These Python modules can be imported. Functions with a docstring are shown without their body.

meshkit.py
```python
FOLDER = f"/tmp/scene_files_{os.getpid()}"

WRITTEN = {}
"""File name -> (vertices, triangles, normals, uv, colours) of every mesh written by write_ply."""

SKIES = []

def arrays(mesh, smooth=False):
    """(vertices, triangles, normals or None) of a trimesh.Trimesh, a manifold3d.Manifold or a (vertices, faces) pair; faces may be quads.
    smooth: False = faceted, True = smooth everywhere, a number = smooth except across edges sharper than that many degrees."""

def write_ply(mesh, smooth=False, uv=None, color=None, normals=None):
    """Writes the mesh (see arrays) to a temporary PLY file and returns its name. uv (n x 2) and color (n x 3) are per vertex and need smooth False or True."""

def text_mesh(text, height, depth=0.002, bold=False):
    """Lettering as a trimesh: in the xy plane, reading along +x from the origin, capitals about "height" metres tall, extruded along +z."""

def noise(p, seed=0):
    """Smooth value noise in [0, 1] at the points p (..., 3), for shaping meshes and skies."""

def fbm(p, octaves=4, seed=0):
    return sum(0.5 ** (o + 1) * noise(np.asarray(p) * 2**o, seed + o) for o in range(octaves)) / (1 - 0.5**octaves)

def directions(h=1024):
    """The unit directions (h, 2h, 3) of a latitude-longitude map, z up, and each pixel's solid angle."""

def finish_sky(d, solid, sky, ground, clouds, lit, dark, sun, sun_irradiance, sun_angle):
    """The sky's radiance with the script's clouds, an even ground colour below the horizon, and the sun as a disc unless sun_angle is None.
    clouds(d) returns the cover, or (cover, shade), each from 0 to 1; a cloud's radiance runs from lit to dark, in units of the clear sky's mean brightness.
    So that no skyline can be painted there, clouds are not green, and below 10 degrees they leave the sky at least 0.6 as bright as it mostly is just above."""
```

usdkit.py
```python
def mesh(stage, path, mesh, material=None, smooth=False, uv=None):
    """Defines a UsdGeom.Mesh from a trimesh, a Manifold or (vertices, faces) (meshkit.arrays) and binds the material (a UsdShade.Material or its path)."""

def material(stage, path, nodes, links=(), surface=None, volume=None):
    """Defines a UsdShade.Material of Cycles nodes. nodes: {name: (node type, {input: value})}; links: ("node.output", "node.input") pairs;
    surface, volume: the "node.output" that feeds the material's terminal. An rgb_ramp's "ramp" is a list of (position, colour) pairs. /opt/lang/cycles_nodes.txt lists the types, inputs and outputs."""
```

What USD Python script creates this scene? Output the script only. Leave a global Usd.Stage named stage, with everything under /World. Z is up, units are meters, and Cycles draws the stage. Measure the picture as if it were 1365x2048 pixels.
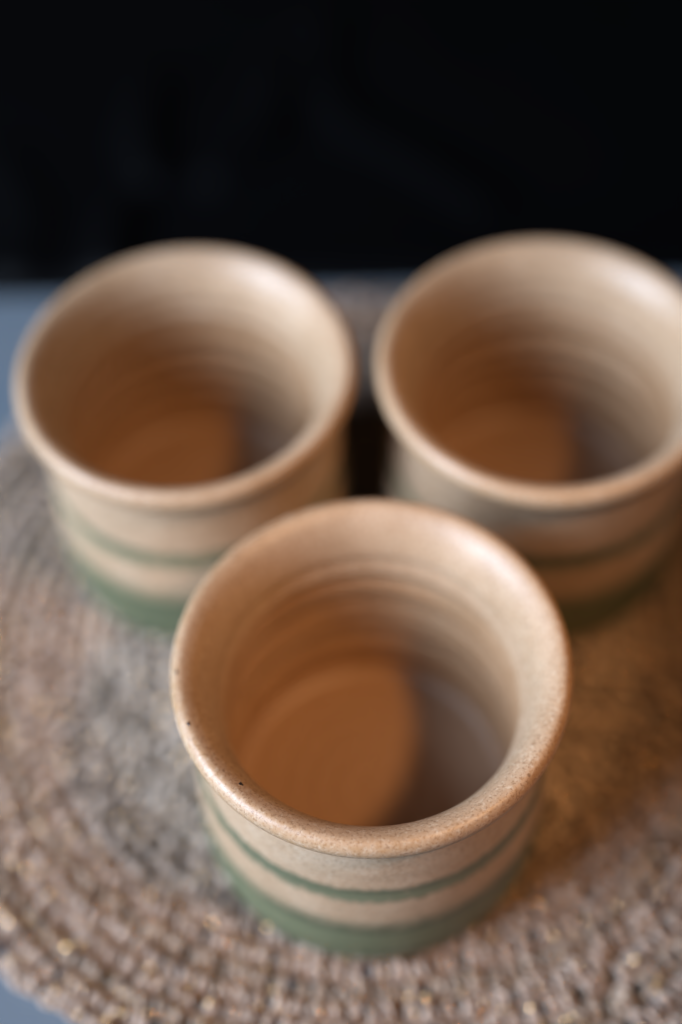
import math, random
import numpy as np, trimesh
from scipy.interpolate import PchipInterpolator
import usdkit, meshkit
from pxr import Usd, UsdGeom, UsdLux, UsdShade, Gf, Sdf

random.seed(7)
RNG = np.random.default_rng(7)
stage = Usd.Stage.CreateInMemory()
UsdGeom.SetStageUpAxis(stage, UsdGeom.Tokens.z)
UsdGeom.SetStageMetersPerUnit(stage, 1.0)
UsdGeom.Xform.Define(stage, '/World')
UsdGeom.Scope.Define(stage, '/World/Looks')

# ---------------------------------------------------------------- camera
PITCH, ROLL = 0.9507, -0.0298
CAM = (0.0, -0.33, 0.3714)
cam = UsdGeom.Camera.Define(stage, '/World/camera')
fw = np.array([0, math.cos(PITCH), -math.sin(PITCH)]); up = np.array([0, math.sin(PITCH), math.cos(PITCH)]); rt = np.array([1.0, 0, 0])
r2 = math.cos(ROLL) * rt + math.sin(ROLL) * up
u2 = -math.sin(ROLL) * rt + math.cos(ROLL) * up
cam.AddTransformOp().Set(Gf.Matrix4d(*r2, 0, *u2, 0, *(-fw), 0, *CAM, 1))
cam.CreateHorizontalApertureAttr(24.0); cam.CreateVerticalApertureAttr(36.0)
cam.CreateFocalLengthAttr(24.0 * 3155.5 / 1365)
cam.CreateFStopAttr(2.4); cam.CreateFocusDistanceAttr(0.3325)
cam.CreateClippingRangeAttr(Gf.Vec2f(0.01, 50))
cam.CreateExposureAttr(0.0)

# ---------------------------------------------------------------- light: a cool window at the left, a warm lamp above right
def aim(prim, pos, target):
    pos, target = np.array(pos, float), np.array(target, float)
    z = pos - target; z /= np.linalg.norm(z)
    x = np.cross([0, 0, 1.0], z); x /= np.linalg.norm(x); y = np.cross(z, x)
    prim.AddTransformOp().Set(Gf.Matrix4d(*x, 0, *y, 0, *z, 0, *pos, 1))

AIM = (-0.01, -0.11, 0.02)
LAMP_AIM = (0.014, -0.13, 0.03)
win = UsdLux.RectLight.Define(stage, '/World/window_light')
wd = np.array([-0.87, -0.36, 0.53]); wd /= np.linalg.norm(wd)
aim(win, np.array(AIM) + 1.3 * wd, AIM)
win.CreateWidthAttr(0.8); win.CreateHeightAttr(0.95)
win.CreateColorAttr(Gf.Vec3f(0.745, 0.93, 1.21)); win.CreateIntensityAttr(19.5)
lamp = UsdLux.SphereLight.Define(stage, '/World/lamp_light')
ld = np.array([0.0210, -0.0155, 0.047]); ld /= np.linalg.norm(ld)
aim(lamp, np.array(LAMP_AIM) + 1.0 * ld, LAMP_AIM)
lamp.CreateRadiusAttr(0.055); lamp.CreateColorAttr(Gf.Vec3f(1.0, 0.53, 0.22)); lamp.CreateIntensityAttr(205.0)
sh = UsdLux.ShapingAPI.Apply(lamp.GetPrim()); sh.CreateShapingConeAngleAttr(8.8); sh.CreateShapingConeSoftnessAttr(1.0)
usdkit.material(stage, '/World/Looks/room_air', {'b': ('background_shader', {'color': (1.0, 0.74, 0.48), 'strength': 0.022})}, surface='b.background')
dome = UsdLux.DomeLight.Define(stage, '/World/room_light')
UsdShade.MaterialBindingAPI.Apply(dome.GetPrim()).Bind(UsdShade.Material.Get(stage, '/World/Looks/room_air'))

# ---------------------------------------------------------------- helpers
used = {}
def numbered(path):
    k = used.get(path, 0); used[path] = k + 1
    return path if k == 0 else f'{path}_{k:03d}'

def tag(prim, **kw):
    for k, v in kw.items():
        prim.SetCustomDataByKey(k, v)
    return prim

def thing(name, label, category, loc=(0, 0, 0), group=None):
    x = UsdGeom.Xform.Define(stage, numbered('/World/' + name))
    x.AddTranslateOp().Set(Gf.Vec3d(*loc))
    tag(x.GetPrim(), label=label, category=category)
    if group: tag(x.GetPrim(), group=group)
    return x.GetPrim()

def obj(name, mesh, mat, parent=None, smooth=True, normals=None):
    base = (str(parent.GetPath()) if parent else '/World') + '/' + name
    m = usdkit.mesh(stage, numbered(base), mesh, '/World/Looks/' + mat, smooth=smooth)
    if normals is not None:
        from pxr import Vt
        m.CreateNormalsAttr(Vt.Vec3fArray.FromNumpy(np.asarray(normals, np.float32)))
        m.SetNormalsInterpolation('vertex')
    return m.GetPrim()

def tubes(P, r, sides=6, closed=False, up=(0, 0, 1.0), flat=1.0):
    """P: (n, m, 3) centre lines, r: scalar or (n, m). One mesh (v, f) with all n tubes."""
    P = np.asarray(P, float); n, m, _ = P.shape
    if closed:
        T = np.roll(P, -1, 1) - np.roll(P, 1, 1)
    else:
        T = np.gradient(P, axis=1)
    T /= np.linalg.norm(T, axis=2, keepdims=True) + 1e-12
    S = np.cross(T, np.asarray(up, float)); S /= np.linalg.norm(S, axis=2, keepdims=True) + 1e-9
    U = np.cross(S, T)
    a = np.linspace(0, 2 * np.pi, sides, endpoint=False)
    R = np.broadcast_to(np.asarray(r, float), (n, m))[..., None, None]
    V = P[:, :, None, :] + R * (np.cos(a)[:, None] * S[:, :, None, :] + flat * np.sin(a)[:, None] * U[:, :, None, :])
    V = V.reshape(-1, 3)
    mi = m if closed else m - 1
    t, i, j = np.meshgrid(np.arange(n), np.arange(mi), np.arange(sides), indexing='ij')
    idx = lambda t, i, j: t * m * sides + (i % m) * sides + (j % sides)
    F = np.stack([idx(t, i, j), idx(t, i + 1, j), idx(t, i + 1, j + 1), idx(t, i, j + 1)], -1).reshape(-1, 4)
    F = F[:, ::-1]
    return V, np.vstack([F[:, [0, 1, 2]], F[:, [0, 2, 3]]])

def join(*ms):
    vs, fs, k = [], [], 0
    for v, f in ms:
        vs.append(v); fs.append(np.asarray(f) + k); k += len(v)
    return np.vstack(vs), np.vstack(fs)

# ---------------------------------------------------------------- materials
def stoneware(name, seed):
    off = (seed * 3.1, seed * 1.7, seed * 0.9)
    N = {
        'tc': ('texture_coordinate', {}),
        'mp': ('mapping', {'location': off}),
        'xyz': ('separate_xyz', {}),
        'edge': ('noise_texture', {'scale': 420.0, 'detail': 3.0, 'roughness': 0.6}),
        'brush': ('mapping', {'scale': (18.0, 18.0, 300.0), 'location': off}),
        'brushn': ('noise_texture', {'scale': 1.0, 'detail': 3.0}),
        'e1': ('math', {'math_type': 'subtract', 'value2': 0.5}),
        'e2': ('math', {'math_type': 'multiply', 'value2': 0.0065}),
        'b1': ('math', {'math_type': 'subtract', 'value2': 0.5}),
        'b2': ('math', {'math_type': 'multiply', 'value2': 0.006}),
        'z1': ('math', {'math_type': 'add'}),
        'z2': ('math', {'math_type': 'add'}),
        # thin green line, then the green foot
        'sd': ('math', {'math_type': 'subtract', 'value2': 0.0418 + (0, 0.0007, -0.0004)[seed]}),
        'sa': ('math', {'math_type': 'absolute'}),
        'sm': ('map_range', {'range_type': 'smoothstep', 'from_min': 0.0010, 'from_max': 0.0046, 'to_min': 0.95, 'to_max': 0.0, 'clamp': True}),
        'fm': ('map_range', {'range_type': 'smoothstep', 'from_min': 0.0222 + (0, 0.0006, -0.0008)[seed], 'from_max': 0.0312 + (0, 0.0006, -0.0008)[seed], 'to_min': 1.0, 'to_max': 0.0, 'clamp': True}),
        'gm': ('math', {'math_type': 'maximum'}),
        # only the outside carries green: radius test keeps it off the inside
        'len': ('math', {'math_type': 'multiply'}), 'len2': ('math', {'math_type': 'multiply'}), 'rr': ('math', {'math_type': 'add'}),
        'rs': ('math', {'math_type': 'sqrt'}),
        'rout': ('map_range', {'from_min': 0.0383, 'from_max': 0.0391, 'to_min': 0.0, 'to_max': 1.0, 'clamp': True}),
        'gmask': ('math', {'math_type': 'multiply'}),
        # body colour
        'mot': ('noise_texture', {'scale': 70.0, 'detail': 4.0, 'roughness': 0.6}),
        'motr': ('rgb_ramp', {'ramp': [(0.3, (0.395, 0.248, 0.142)), (0.55, (0.465, 0.305, 0.185)), (0.75, (0.51, 0.352, 0.23))]}),
        'spk': ('noise_texture', {'scale': 1500.0, 'detail': 2.0, 'roughness': 0.65}),
        'spr': ('rgb_ramp', {'ramp': [(0.52, (0, 0, 0)), (0.64, (1, 1, 1))]}),
        'spm': ('math', {'math_type': 'multiply', 'value2': 0.62}),
        'c1': ('mix_color', {'blend_type': 'mix', 'b': (0.21, 0.11, 0.05)}),
        'pale': ('noise_texture', {'scale': 1100.0, 'detail': 1.0}),
        'palr': ('rgb_ramp', {'ramp': [(0.55, (0, 0, 0)), (0.75, (0.5, 0.5, 0.5))]}),
        'c1b': ('mix_color', {'blend_type': 'mix', 'b': (0.60, 0.47, 0.33)}),
        # iron breaking through on the lip's outer roll
        'lz': ('map_range', {'range_type': 'smoothstep', 'from_min': 0.0645, 'from_max': 0.0690, 'to_min': 0.0, 'to_max': 1.0, 'clamp': True}),
        'lr': ('map_range', {'range_type': 'smoothstep', 'from_min': 0.0405, 'from_max': 0.0445, 'to_min': 0.0, 'to_max': 1.0, 'clamp': True}),
        'lm': ('math', {'math_type': 'multiply'}),
        'ln': ('noise_texture', {'scale': 520.0, 'detail': 4.0, 'roughness': 0.7}),
        'lnr': ('map_range', {'from_min': 0.36, 'from_max': 0.66, 'to_min': 0.0, 'to_max': 0.6, 'clamp': True}),
        'lm2': ('math', {'math_type': 'multiply'}),
        'c2': ('mix_color', {'blend_type': 'mix', 'b': (0.36, 0.185, 0.07)}),
        'vor': ('voronoi_texture', {'scale': 210.0}),
        'vr': ('map_range', {'range_type': 'smoothstep', 'from_min': 0.06, 'from_max': 0.13, 'to_min': 0.75, 'to_max': 0.0, 'clamp': True}),
        'vk': ('noise_texture', {'scale': 130.0, 'detail': 1.0}),
        'vkr': ('map_range', {'from_min': 0.52, 'from_max': 0.60, 'to_min': 0.0, 'to_max': 1.0, 'clamp': True}),
        'vm': ('math', {'math_type': 'multiply'}),
        'c2b': ('mix_color', {'blend_type': 'mix', 'b': (0.15, 0.08, 0.04)}),
        'grn': ('rgb_ramp', {'ramp': [(0.32, (0.065, 0.080, 0.042)), (0.68, (0.168, 0.172, 0.092))]}),
        'c3': ('mix_color', {'blend_type': 'mix'}),
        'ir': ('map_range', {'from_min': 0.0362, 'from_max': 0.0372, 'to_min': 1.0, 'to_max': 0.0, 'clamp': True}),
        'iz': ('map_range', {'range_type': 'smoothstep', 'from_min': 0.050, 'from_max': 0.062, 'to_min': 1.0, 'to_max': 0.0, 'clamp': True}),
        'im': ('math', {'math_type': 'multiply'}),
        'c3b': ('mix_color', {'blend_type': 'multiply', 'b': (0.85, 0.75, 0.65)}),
        'dd': ('math', {'math_type': 'subtract', 'value2': 0.0235}),
        'da': ('math', {'math_type': 'absolute'}),
        'dm': ('map_range', {'range_type': 'smoothstep', 'from_min': 0.0004, 'from_max': 0.0030, 'to_min': 0.7, 'to_max': 0.0, 'clamp': True}),
        'grn2': ('mix_color', {'blend_type': 'mix', 'b': (0.040, 0.058, 0.030)}),
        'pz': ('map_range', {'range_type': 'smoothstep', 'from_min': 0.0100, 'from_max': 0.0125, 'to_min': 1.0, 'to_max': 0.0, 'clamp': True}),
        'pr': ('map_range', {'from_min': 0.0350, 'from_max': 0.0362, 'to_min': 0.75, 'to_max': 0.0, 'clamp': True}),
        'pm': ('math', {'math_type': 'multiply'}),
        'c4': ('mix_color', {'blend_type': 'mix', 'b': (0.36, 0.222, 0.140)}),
        'bn': ('noise_texture', {'scale': 700.0, 'detail': 3.0}),
        'bmp': ('bump', {'strength': 0.26, 'distance': 0.0004}),
        'p': ('principled_bsdf', {'roughness': 0.43, 'specular_ior_level': 0.5}),
    }
    L = [('tc.object', 'mp.vector'), ('tc.object', 'xyz.vector'), ('mp.vector', 'edge.vector'), ('tc.object', 'brush.vector'), ('brush.vector', 'brushn.vector'),
         ('edge.fac', 'e1.value1'), ('e1.value', 'e2.value1'), ('brushn.fac', 'b1.value1'), ('b1.value', 'b2.value1'),
         ('xyz.z', 'z1.value1'), ('e2.value', 'z1.value2'), ('z1.value', 'z2.value1'), ('b2.value', 'z2.value2'),
         ('z2.value', 'sd.value1'), ('sd.value', 'sa.value1'), ('sa.value', 'sm.value'), ('z2.value', 'fm.value'), ('sm.result', 'gm.value1'), ('fm.result', 'gm.value2'),
         ('xyz.x', 'len.value1'), ('xyz.x', 'len.value2'), ('xyz.y', 'len2.value1'), ('xyz.y', 'len2.value2'), ('len.value', 'rr.value1'), ('len2.value', 'rr.value2'), ('rr.value', 'rs.value1'),
         ('rs.value', 'rout.value'), ('gm.value', 'gmask.value1'), ('rout.result', 'gmask.value2'),
         ('mp.vector', 'mot.vector'), ('mot.fac', 'motr.fac'), ('mp.vector', 'spk.vector'), ('spk.fac', 'spr.fac'), ('spr.color', 'spm.value1'),
         ('motr.color', 'c1.a'), ('spm.value', 'c1.fac'), ('mp.vector', 'pale.vector'), ('pale.fac', 'palr.fac'), ('c1.result', 'c1b.a'), ('palr.color', 'c1b.fac'),
         ('xyz.z', 'lz.value'), ('rs.value', 'lr.value'), ('lz.result', 'lm.value1'), ('lr.result', 'lm.value2'), ('mp.vector', 'ln.vector'), ('ln.fac', 'lnr.value'),
         ('lm.value', 'lm2.value1'), ('lnr.result', 'lm2.value2'), ('c1b.result', 'c2.a'), ('lm2.value', 'c2.fac'),
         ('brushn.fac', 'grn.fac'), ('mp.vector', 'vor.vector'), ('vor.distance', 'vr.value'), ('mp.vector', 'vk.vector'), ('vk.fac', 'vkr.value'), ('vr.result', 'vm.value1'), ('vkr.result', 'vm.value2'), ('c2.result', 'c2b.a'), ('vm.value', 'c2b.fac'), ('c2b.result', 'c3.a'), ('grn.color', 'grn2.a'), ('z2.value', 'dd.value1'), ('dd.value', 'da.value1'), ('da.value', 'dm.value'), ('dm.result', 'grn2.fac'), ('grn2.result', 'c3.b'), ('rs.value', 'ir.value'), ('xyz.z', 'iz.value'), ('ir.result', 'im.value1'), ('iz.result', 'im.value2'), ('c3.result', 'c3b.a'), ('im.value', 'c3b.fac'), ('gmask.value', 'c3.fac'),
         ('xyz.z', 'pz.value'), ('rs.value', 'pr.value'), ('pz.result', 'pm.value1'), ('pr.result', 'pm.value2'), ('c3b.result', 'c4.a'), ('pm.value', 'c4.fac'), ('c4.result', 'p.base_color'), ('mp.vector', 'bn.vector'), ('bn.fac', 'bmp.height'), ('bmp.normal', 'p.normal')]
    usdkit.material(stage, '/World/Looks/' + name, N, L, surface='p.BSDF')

for k in range(3):
    stoneware(('stoneware', 'stoneware_b', 'stoneware_c')[k], k)

usdkit.material(stage, '/World/Looks/iron', {'p': ('principled_bsdf', {'base_color': (0.018, 0.013, 0.012), 'roughness': 0.35})}, surface='p.BSDF')

def yarn(name, ramp):
    usdkit.material(stage, '/World/Looks/' + name, {
        'tc': ('texture_coordinate', {}),
        'n': ('noise_texture', {'scale': 160.0, 'detail': 4.0, 'roughness': 0.7}),
        'geo': ('geometry', {}),
        'mixf': ('mix_float', {'fac': 0.45}),
        'r': ('rgb_ramp', {'ramp': ramp}),
        'fn': ('noise_texture', {'scale': 3000.0, 'detail': 2.0}),
        'b': ('bump', {'strength': 0.5, 'distance': 0.0005}),
        'p': ('principled_bsdf', {'roughness': 0.5, 'specular_ior_level': 0.45, 'sheen_weight': 0.15})},
        [('tc.object', 'n.vector'), ('n.fac', 'mixf.a'), ('geo.random_per_island', 'mixf.b'), ('mixf.result', 'r.fac'), ('r.color', 'p.base_color'),
         ('tc.object', 'fn.vector'), ('fn.fac', 'b.height'), ('b.normal', 'p.normal')], surface='p.BSDF')
yarn('straw_yarn', [(0.2, (0.44, 0.315, 0.225)), (0.45, (0.72, 0.575, 0.46)), (0.75, (0.90, 0.78, 0.66))])
yarn('straw_yarn_brown', [(0.2, (0.26, 0.17, 0.11)), (0.45, (0.50, 0.37, 0.265)), (0.75, (0.72, 0.58, 0.45))])
yarn('straw_yarn_mid', [(0.2, (0.32, 0.21, 0.145)), (0.45, (0.60, 0.455, 0.35)), (0.75, (0.82, 0.67, 0.555))])
usdkit.material(stage, '/World/Looks/metal_thread', {
    'geo': ('geometry', {}), 'r': ('rgb_ramp', {'ramp': [(0.0, (0.85, 0.50, 0.20)), (0.3, (0.9, 0.76, 0.55)), (0.5, (0.92, 0.90, 0.84)), (1.0, (0.93, 0.94, 0.92))]}),
    'p': ('principled_bsdf', {'metallic': 1.0, 'roughness': 0.10})}, [('geo.random_per_island', 'r.fac'), ('r.color', 'p.base_color')], surface='p.BSDF')
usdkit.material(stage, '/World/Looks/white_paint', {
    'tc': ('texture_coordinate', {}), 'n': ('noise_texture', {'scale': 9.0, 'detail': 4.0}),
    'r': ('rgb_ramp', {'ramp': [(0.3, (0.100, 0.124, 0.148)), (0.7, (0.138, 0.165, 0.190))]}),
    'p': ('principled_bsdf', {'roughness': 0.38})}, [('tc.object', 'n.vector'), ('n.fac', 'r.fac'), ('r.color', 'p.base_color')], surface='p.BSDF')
usdkit.material(stage, '/World/Looks/dark_floor', {
    'tc': ('texture_coordinate', {}), 'n': ('noise_texture', {'scale': 3.0, 'detail': 5.0}),
    'r': ('rgb_ramp', {'ramp': [(0.3, (0.0012, 0.0012, 0.0013)), (0.7, (0.0022, 0.0022, 0.0023))]}),
    'p': ('principled_bsdf', {'roughness': 0.9, 'specular_ior_level': 0.04})}, [('tc.object', 'n.vector'), ('n.fac', 'r.fac'), ('r.color', 'p.base_color')], surface='p.BSDF')
usdkit.material(stage, '/World/Looks/black_metal', {'p': ('principled_bsdf', {'base_color': (0.012, 0.013, 0.016), 'roughness': 0.45, 'specular_ior_level': 0.4})}, surface='p.BSDF')

# ---------------------------------------------------------------- the setting and the table
BASE_Z = -0.0097
TABLE_Z = BASE_Z - 0.0055
FLOOR_Z = -0.74
v, f = np.array([[-6, -6, FLOOR_Z], [6, -6, FLOOR_Z], [6, 6, FLOOR_Z], [-6, 6, FLOOR_Z]], float), np.array([[0, 1, 2], [0, 2, 3]])
tag(obj('floor', (v, f), 'dark_floor', smooth=False), kind='structure', label='dark floor in shadow far below the table')

def rounded_slab(x0, x1, y0, y1, z0, z1, rc, re):
    """A slab with rounded corners (rc) and rounded edges (re)."""
    prof = [(-re + re * math.cos(a), z1 - re + re * math.sin(a)) for a in np.linspace(math.pi / 2, 0, 6)] + [(-re + re * math.cos(a), z0 + re + re * math.sin(a)) for a in np.linspace(0, -math.pi / 2, 6)]
    out = []
    for cx, cy, a0 in ((x1, y1, 0), (x0, y1, 90), (x0, y0, 180), (x1, y0, 270)):
        for a in np.radians(np.linspace(a0, a0 + 90, 9)):
            out.append((cx - math.copysign(rc, cx - (x0 + x1) / 2), cy - math.copysign(rc, cy - (y0 + y1) / 2), math.cos(a), math.sin(a)))
    V = [[(bx + (rc + o) * c, by + (rc + o) * s, z) for bx, by, c, s in out] for o, z in prof]
    n, m = len(out), len(prof)
    V = np.array(V).reshape(-1, 3); F = []
    for i in range(m - 1):
        for j in range(n):
            a, b = i * n + j, i * n + (j + 1) % n
            F += [(a, a + n, b), (b, a + n, b + n)]
    top, bot = len(V), len(V) + 1
    V = np.vstack([V, [(x0 + x1) / 2, (y0 + y1) / 2, z1], [(x0 + x1) / 2, (y0 + y1) / 2, z0]])
    for j in range(n):
        F += [(top, j, (j + 1) % n), (bot, (m - 1) * n + (j + 1) % n, (m - 1) * n + j)]
    return V, np.array(F)

tb = thing('table', 'white painted table with a straight back edge under the woven mat', 'table', (0.02, -0.30, FLOOR_Z))
TZ = TABLE_Z - FLOOR_Z
obj('tabletop', rounded_slab(-0.55, 0.55, -0.40, 0.3405, TZ - 0.024, TZ, 0.02, 0.003), 'white_paint', tb, smooth=35)
for sx in (-0.49, 0.49):
    for sy in (-0.34, 0.28):
        lg = trimesh.creation.box((0.045, 0.045, TZ - 0.024)); lg.apply_translation((sx, sy, (TZ - 0.024) / 2))
        obj('leg', lg, 'white_paint', tb, smooth=False)

# ---------------------------------------------------------------- the three cups
NS = 200
def cup(loc, label, mat, scale, height, seed, specks=(), body=1.0):
    rng = np.random.default_rng(seed)
    H = height / 0.0722
    # profile (radius, height) running from the foot's centre up the outside, over the lip, down the inside to the floor's centre
    pts = [(0.0, 0.0012), (0.034, 0.0010), (0.0372, 0.0), (0.0400, 0.0), (0.0419, 0.0011), (0.0431, 0.0040), (0.0436, 0.010), (0.0436, 0.017), (0.0433, 0.028), (0.0425, 0.039),
           (0.0416, 0.049), (0.0410, 0.056), (0.0411, 0.0600), (0.0421, 0.0629), (0.0436, 0.0647), (0.0449, 0.0667), (0.0455, 0.0690), (0.0450, 0.0709), (0.0438, 0.0719), (0.0420, 0.0716),
           (0.0400, 0.0702), (0.0380, 0.0676), (0.0364, 0.0640), (0.0353, 0.0590), (0.0349, 0.052), (0.0352, 0.044), (0.0357, 0.035), (0.0360, 0.026), (0.0358, 0.0170), (0.0352, 0.0118),
           (0.0338, 0.0096), (0.0312, 0.0090), (0.019, 0.0090), (0.010, 0.0091), (0.0, 0.0091)]
    P = np.array(pts)
    s = np.r_[0, np.cumsum(np.hypot(*np.diff(P, axis=0).T))]
    t = np.concatenate([np.linspace(s[i], s[i + 1], max(2, int((s[i + 1] - s[i]) / 0.0006)) + 1)[:-1] for i in range(len(s) - 1)] + [[s[-1]]])
    from scipy.interpolate import Akima1DInterpolator
    r, z = Akima1DInterpolator(s, P[:, 0])(t), Akima1DInterpolator(s, P[:, 1])(t)
    r = np.maximum(r, 0.0)
    tin = s[22]                                                       # the inside wall begins here
    inside = (t > tin) & (z > 0.012)
    w = np.clip((t - tin) / 0.012, 0, 1) * np.clip((z - 0.014) / 0.008, 0, 1) * inside
    ph = rng.uniform(0, 6.28)
    r = r + w * (0.00075 * np.sin(z / 0.0084 * 2 * np.pi + ph + 0.8 * np.sin(z / 0.019 * 2 * np.pi)))     # throwing rings
    out = (t < s[12]) & (t > s[5])
    wo = np.clip((t - s[5]) / 0.006, 0, 1) * np.clip((s[12] - t) / 0.006, 0, 1) * out
    r = r + wo * 0.00003 * np.sin(z / 0.0055 * 2 * np.pi + ph)
    flo = t > s[-5]
    z = z + flo * 0.00010 * np.sin(r / 0.0062 * 2 * np.pi) * np.clip(r / 0.004, 0, 1) * np.clip((0.031 - r) / 0.004, 0, 1)
    belly = (t < s[12]) * np.clip((0.058 - z) / 0.02, 0, 1)
    r = r * (1 + (body - 1) * belly) * scale; z = z * H
    th = np.linspace(0, 2 * np.pi, NS, endpoint=False)
    rings = np.linspace(0, 1, len(t))
    hz = np.clip(z / height, 0, 1)
    a1, a2, a3 = rng.uniform(0, 6.28, 3)
    wob = 1 + hz[:, None] * (0.0045 * np.cos(2 * th + a1) + 0.002 * np.cos(3 * th + a2))[None]
    zz = z[:, None] + (hz ** 3)[:, None] * 0.0004 * np.cos(th + a3)[None] * np.ones_like(th)[None]
    R = r[:, None] * wob
    # spiral of the throwing rings
    V = np.stack([R * np.cos(th), R * np.sin(th), zz], -1)            # (k, NS, 3)
    dt = np.gradient(V, axis=0); dth = np.roll(V, -1, 1) - np.roll(V, 1, 1)
    Nn = -np.cross(dt, dth)
    Nn = np.cross(dth, dt); 
    ln = np.linalg.norm(Nn, axis=2, keepdims=True)
    up0 = np.where((np.arange(len(t)) < len(t) // 2)[:, None, None], np.array([0, 0, -1.0]), np.array([0, 0, 1.0]))
    Nn = np.where(ln > 1e-13, Nn / np.maximum(ln, 1e-13), up0)
    cupx = thing('cup', label, 'cup', loc, 'three stoneware cups standing on the mat')
    cut = lambda zc, lo, hi: int(np.argmin(np.where((t >= lo) & (t <= hi), np.abs(z / H - zc), 9)))
    i_g, i_s0, i_s1 = cut(0.0275, s[4], s[12]), cut(0.0382, s[4], s[12]), cut(0.0456, s[4], s[12])
    i_l0 = int(np.argmin(np.abs(t - s[13]))); i_l1 = int(np.argmin(np.abs(t - s[21]))); i_f = int(np.argmin(np.abs(t - s[-5])))
    segs = [('green_base', 0, i_g), ('outer_wall', i_g, i_s0), ('green_stripe', i_s0, i_s1), ('outer_wall', i_s1, i_l0), ('rim', i_l0, i_l1), ('inner_wall', i_l1, i_f), ('inner_floor', i_f, len(t) - 1)]
    meshes = {}
    for nm, a, b in segs:
        k = b - a + 1
        v = V[a:b + 1].reshape(-1, 3); n = Nn[a:b + 1].reshape(-1, 3)
        i, j = np.meshgrid(np.arange(k - 1), np.arange(NS), indexing='ij')
        q = np.stack([i * NS + j, i * NS + (j + 1) % NS, (i + 1) * NS + (j + 1) % NS, (i + 1) * NS + j], -1).reshape(-1, 4)
        fcs = np.vstack([q[:, [0, 1, 2]], q[:, [0, 2, 3]]])
        ar = np.linalg.norm(np.cross(v[fcs[:, 1]] - v[fcs[:, 0]], v[fcs[:, 2]] - v[fcs[:, 0]]), axis=1)
        fcs = fcs[ar > 1e-14]
        if nm in meshes:
            v0, f0, n0 = meshes[nm]; meshes[nm] = (np.vstack([v0, v]), np.vstack([f0, fcs + len(v0)]), np.vstack([n0, n]))
        else:
            meshes[nm] = (v, fcs, n)
    for nm, (v, fcs, n) in meshes.items():
        obj(nm, (v, fcs), mat, cupx, smooth=False, normals=n)
    for ang, frac, size, asp in specks:                               # iron specks burnt through the glaze
        ks = np.arange(i_l0, i_l1); crest = int(np.argmax(z)); ks = ks[ks < crest - 4] if frac < 0 else ks[ks >= crest - 3]
        k = int(ks[np.argmin(np.abs(r[ks] - abs(frac)))]); j = int(round(ang / 360 * NS)) % NS
        p, n = V[k, j], Nn[k, j]
        e1 = np.cross(n, [0, 0, 1.0]); e1 /= np.linalg.norm(e1); e2 = np.cross(n, e1)
        aa = np.linspace(0, 2 * np.pi, 13)[:-1]
        rr = size * (1 + 0.22 * np.sin(3 * aa + 1) + 0.1 * np.sin(5 * aa))
        ring = lambda q, h: p + n * h + q * rr[:, None] * (np.cos(aa)[:, None] * e1 + asp * np.sin(aa)[:, None] * e2)
        sv = np.vstack([ring(1.0, -0.00008), ring(0.85, 0.00007), [p + n * 0.0001]])
        sf = []
        for q in range(12):
            q2 = (q + 1) % 12
            sf += [(q, q2, 12 + q2), (q, 12 + q2, 12 + q), (12 + q, 12 + q2, 24)]
        obj('iron_speck', (sv, np.array(sf)), 'iron', cupx, smooth=True)
    return cupx, V, Nn

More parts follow.
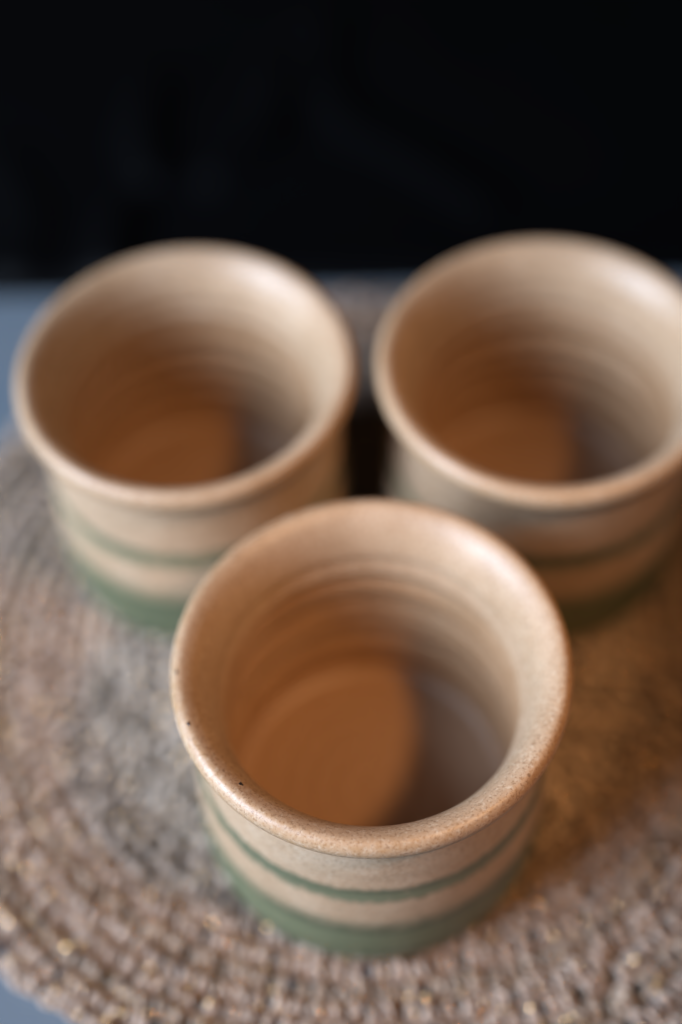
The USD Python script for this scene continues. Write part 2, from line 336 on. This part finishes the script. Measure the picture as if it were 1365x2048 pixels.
cup((0.0058, -0.152, BASE_Z), 'speckled stoneware cup in sharp focus at the front, with black specks on its lip', 'stoneware', 1.0, 0.0749, 11,
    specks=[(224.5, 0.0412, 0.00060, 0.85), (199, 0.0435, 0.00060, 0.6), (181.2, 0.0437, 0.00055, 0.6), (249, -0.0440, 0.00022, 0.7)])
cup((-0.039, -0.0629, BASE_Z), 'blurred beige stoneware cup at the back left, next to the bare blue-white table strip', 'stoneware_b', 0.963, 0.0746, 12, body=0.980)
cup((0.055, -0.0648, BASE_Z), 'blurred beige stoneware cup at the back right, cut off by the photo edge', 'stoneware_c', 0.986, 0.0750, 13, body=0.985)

# ---------------------------------------------------------------- the round crocheted mat
MC = np.array([0.005, -0.0998])
mat_x = thing('placemat', 'round crocheted straw placemat with glittering threads under the three cups', 'placemat', (MC[0], MC[1], BASE_Z))
def edge_scale(a):
    return 1 + 0.045 * np.exp(-((a + 1.0 + np.pi) % (2 * np.pi) - np.pi) ** 2 / 0.12) + 0.018 * np.exp(-((a - 1.57 + np.pi) % (2 * np.pi) - np.pi) ** 2 / 0.05) + 0.006 * np.sin(5 * a + 2.0)
SW, PITCHR, NR = 0.0047, 0.0053, 24
glint_c = []
def strands(C, rad, spread, turns, count=3):
    """A yarn as a few strands twisted round the centre lines C (n, m, 3)."""
    n, m, _ = C.shape
    T = np.gradient(C, axis=1); T /= np.linalg.norm(T, axis=2, keepdims=True)
    S = np.cross(T, [0, 0, 1.0]); S /= np.linalg.norm(S, axis=2, keepdims=True) + 1e-9
    U = np.cross(S, T); ph = RNG.uniform(0, 6.28, (n, 1)); tw = np.linspace(0, turns * 2 * np.pi, m)[None]
    out = []
    for c in range(count):
        a = ph + tw + c * 2 * np.pi / count
        out.append(C + spread * (np.cos(a)[..., None] * S + np.sin(a)[..., None] * U) * RNG.uniform(0.8, 1.3, (n, 1, 1)))
    return tubes(np.vstack(out), np.tile(rad, (count, 1)), 5)
for k in range(NR):
    r0 = 0.003 + k * PITCHR
    n = max(6, int(round(2 * np.pi * (r0 + 0.003) / SW)))
    ang = (np.arange(n) + RNG.uniform(-0.2, 0.2, n)) / n * 2 * np.pi + k * 0.37
    da = 2 * np.pi / n
    def place(a, r, z):
        s = 1 + (edge_scale(a) - 1) * min(1, k / (NR - 1)) ** 3
        s = s * (1 + 0.004 * np.sin(9 * a + k))
        return np.stack([r * s * np.cos(a), r * s * np.sin(a), z], -1)
    dr, dz = RNG.normal(0, 0.0005, n), RNG.normal(0, 0.00055, n)
    tt = np.linspace(0, 1, 6)
    m, crests = [], []
    for sgn in (-1, 1):                                               # the two legs of each stitch, a V opening outwards
        A = ang[:, None] + (sgn * (0.07 + 0.17 * tt) + 0.12 * (tt - 0.5))[None] * da + RNG.normal(0, 0.06, (n, 1)) * da + RNG.normal(0, 0.10, (n, 1)) * (tt - 0.4)[None] * da
        Rr = (r0 - 0.0001 + tt * (PITCHR - 0.0002))[None] + dr[:, None]
        Z = (-0.0058 + 0.0050 * np.sin(np.pi * np.clip(0.06 + tt * 0.88, 0, 1)) ** 0.9)[None] + dz[:, None]
        C = place(A, Rr, Z); crests.append(C)
        rad = RNG.uniform(0.00045, 0.00064, (n, 1)) * np.array([[0.75, 1, 1.1, 1.1, 1.0, 0.75]])
        m.append(strands(C, rad * RNG.uniform(0.8, 1.35, (n, 1)), 0.00050, 0.8, 2))
    # the chain loop closing each stitch at the round's outer side
    A = ang[:, None] + (tt - 0.5)[None] * da * 1.15
    Rr = r0 + PITCHR - 0.0008 + 0.0011 * np.sin(tt * np.pi)[None] + dr[:, None]
    Z = -0.0054 + 0.0028 * np.sin(tt * np.pi)[None] + dz[:, None]
    C = place(A, Rr, Z); crests.append(C)
    m.append(strands(C, RNG.uniform(0.00050, 0.00068, (n, 1)) * np.ones((1, 6)), 0.00042, 0.5, 2))
    obj('stitch_round', join(*m), 'straw_yarn' if k < 14 else 'straw_yarn_brown' if k in (18, 21) else 'straw_yarn_mid', mat_x, smooth=True)
    for q in range(n * 4):
        C = crests[int(RNG.integers(3))][q % n]
        glint_c.append(C[int(RNG.integers(1, 5))] + np.array([RNG.normal(0, 0.0005), RNG.normal(0, 0.0005), 0.00125]))
gc = np.array(glint_c)
keep = RNG.permutation(len(gc))[:9500]
gc = gc[keep]; ng = len(gc)
nrm = np.stack([RNG.normal(0, 0.45, ng), RNG.normal(0, 0.45, ng), np.ones(ng)], -1); nrm /= np.linalg.norm(nrm, axis=1, keepdims=True)
ea = np.cross(nrm, [0, 1.0, 0.3]); ea /= np.linalg.norm(ea, axis=1, keepdims=True); eb = np.cross(nrm, ea)
sz = RNG.uniform(0.00022, 0.00046, (ng, 1)); aa = np.linspace(0, 2 * np.pi, 9)[:-1]
ringp = lambda q, h: gc[:, None] + (sz * q)[:, None] * (np.cos(aa)[None, :, None] * ea[:, None] * 1.5 + np.sin(aa)[None, :, None] * eb[:, None]) + (sz * h)[:, None] * nrm[:, None]
FV = np.concatenate([ringp(1.0, -0.12), ringp(0.55, 0.04), (gc + nrm * sz * 0.07)[:, None], (gc - nrm * sz * 0.3)[:, None]], 1)
ff = []
for q in range(8):
    q2 = (q + 1) % 8
    ff += [(q, q2, 8 + q2), (q, 8 + q2, 8 + q), (8 + q, 8 + q2, 16), (q2, q, 17)]
FF = (np.array(ff)[None] + 18 * np.arange(ng)[:, None, None]).reshape(-1, 3)
pr = obj('glitter_fleck', (FV.reshape(-1, 3), FF), 'metal_thread', mat_x, smooth=True)
tag(pr, kind='stuff', label='tiny glittering gold and silver flecks caught in the yarn')

# ---------------------------------------------------------------- black creased cushion beyond the table
usdkit.material(stage, '/World/Looks/black_cloth', {
    'tc': ('texture_coordinate', {}), 'n': ('noise_texture', {'scale': 900.0, 'detail': 2.0}), 'b': ('bump', {'strength': 0.3, 'distance': 0.0005}),
    'p': ('principled_bsdf', {'base_color': (0.0013, 0.0013, 0.0016), 'roughness': 0.5, 'specular_ior_level': 0.09})},
    [('tc.object', 'n.vector'), ('n.fac', 'b.height'), ('b.normal', 'p.normal')], surface='p.BSDF')
CZ = -0.055
def fold(X, Y, line, h, w):
    line = np.array(line, float); d = np.full(X.shape, 9.0)
    for (x0, y0), (x1, y1) in zip(line[:-1], line[1:]):
        e = np.array([x1 - x0, y1 - y0]); q = np.clip(((X - x0) * e[0] + (Y - y0) * e[1]) / (e @ e), 0, 1)
        d = np.minimum(d, np.hypot(X - x0 - q * e[0], Y - y0 - q * e[1]))
    return h * np.exp(-(d / w) ** 2)
gx, gy = np.linspace(-0.42, 0.42, 281), np.linspace(0.062, 0.60, 181)
X, Y = np.meshgrid(gx, gy, indexing='ij')
Z = 0.010 * (meshkit.fbm(np.stack([X * 7, Y * 7, 0 * X], -1), 3, 5) - 0.5)
for line, h, w in (([(-0.072, 0.19), (-0.075, 0.165), (-0.070, 0.140)], 0.006, 0.0075),
                   ([(-0.020, 0.20), (-0.022, 0.175), (-0.030, 0.155), (-0.045, 0.140)], 0.005, 0.008),
                   ([(-0.080, 0.120), (-0.084, 0.100), (-0.082, 0.085)], 0.006, 0.007),
                   ([(0.000, 0.23), (-0.002, 0.19), (0.010, 0.165), (0.035, 0.145), (0.060, 0.12)], 0.004, 0.008),
                   ([(-0.13, 0.15), (-0.115, 0.115), (-0.118, 0.09)], 0.003, 0.009)):
    Z += fold(X, Y, line, 1.0 * h, w)
edge = np.minimum(np.minimum(X + 0.42, 0.42 - X), np.minimum(Y - 0.062, 0.60 - Y))
Z -= 0.03 * (1 - np.clip(edge / 0.03, 0, 1)) ** 2
nx, ny = X.shape
topv = np.stack([X, Y, CZ + Z], -1).reshape(-1, 3); botv = np.stack([X, Y, np.full_like(X, CZ - 0.11)], -1).reshape(-1, 3)
i, j = np.meshgrid(np.arange(nx - 1), np.arange(ny - 1), indexing='ij')
q = np.stack([i * ny + j, (i + 1) * ny + j, (i + 1) * ny + j + 1, i * ny + j + 1], -1).reshape(-1, 4)
rim_i = [i0 * ny for i0 in range(nx)] + [(nx - 1) * ny + j0 for j0 in range(1, ny)] + [i0 * ny + ny - 1 for i0 in range(nx - 2, -1, -1)] + [j0 for j0 in range(ny - 2, 0, -1)]
nv = nx * ny
side = np.array([[a, nv + a, nv + b, b] for a, b in zip(rim_i, rim_i[1:] + rim_i[:1])])
cushion_q = np.vstack([q, q[:, ::-1] + nv, side])
seat = thing('bench', 'black padded bench with faint bluish creases, almost lost in the dark behind the table', 'bench', (0, 0, 0))
obj('cushion', (np.vstack([topv, botv]), cushion_q), 'black_cloth', seat, smooth=50)
for sx in (-0.36, 0.36):
    for sy in (0.11, 0.55):
        hgt = CZ - 0.112 - FLOOR_Z
        lg = trimesh.creation.cylinder(0.016, hgt, sections=16); lg.apply_translation((sx, sy, FLOOR_Z + hgt / 2))
        obj('leg', lg, 'black_metal', seat, smooth=30)
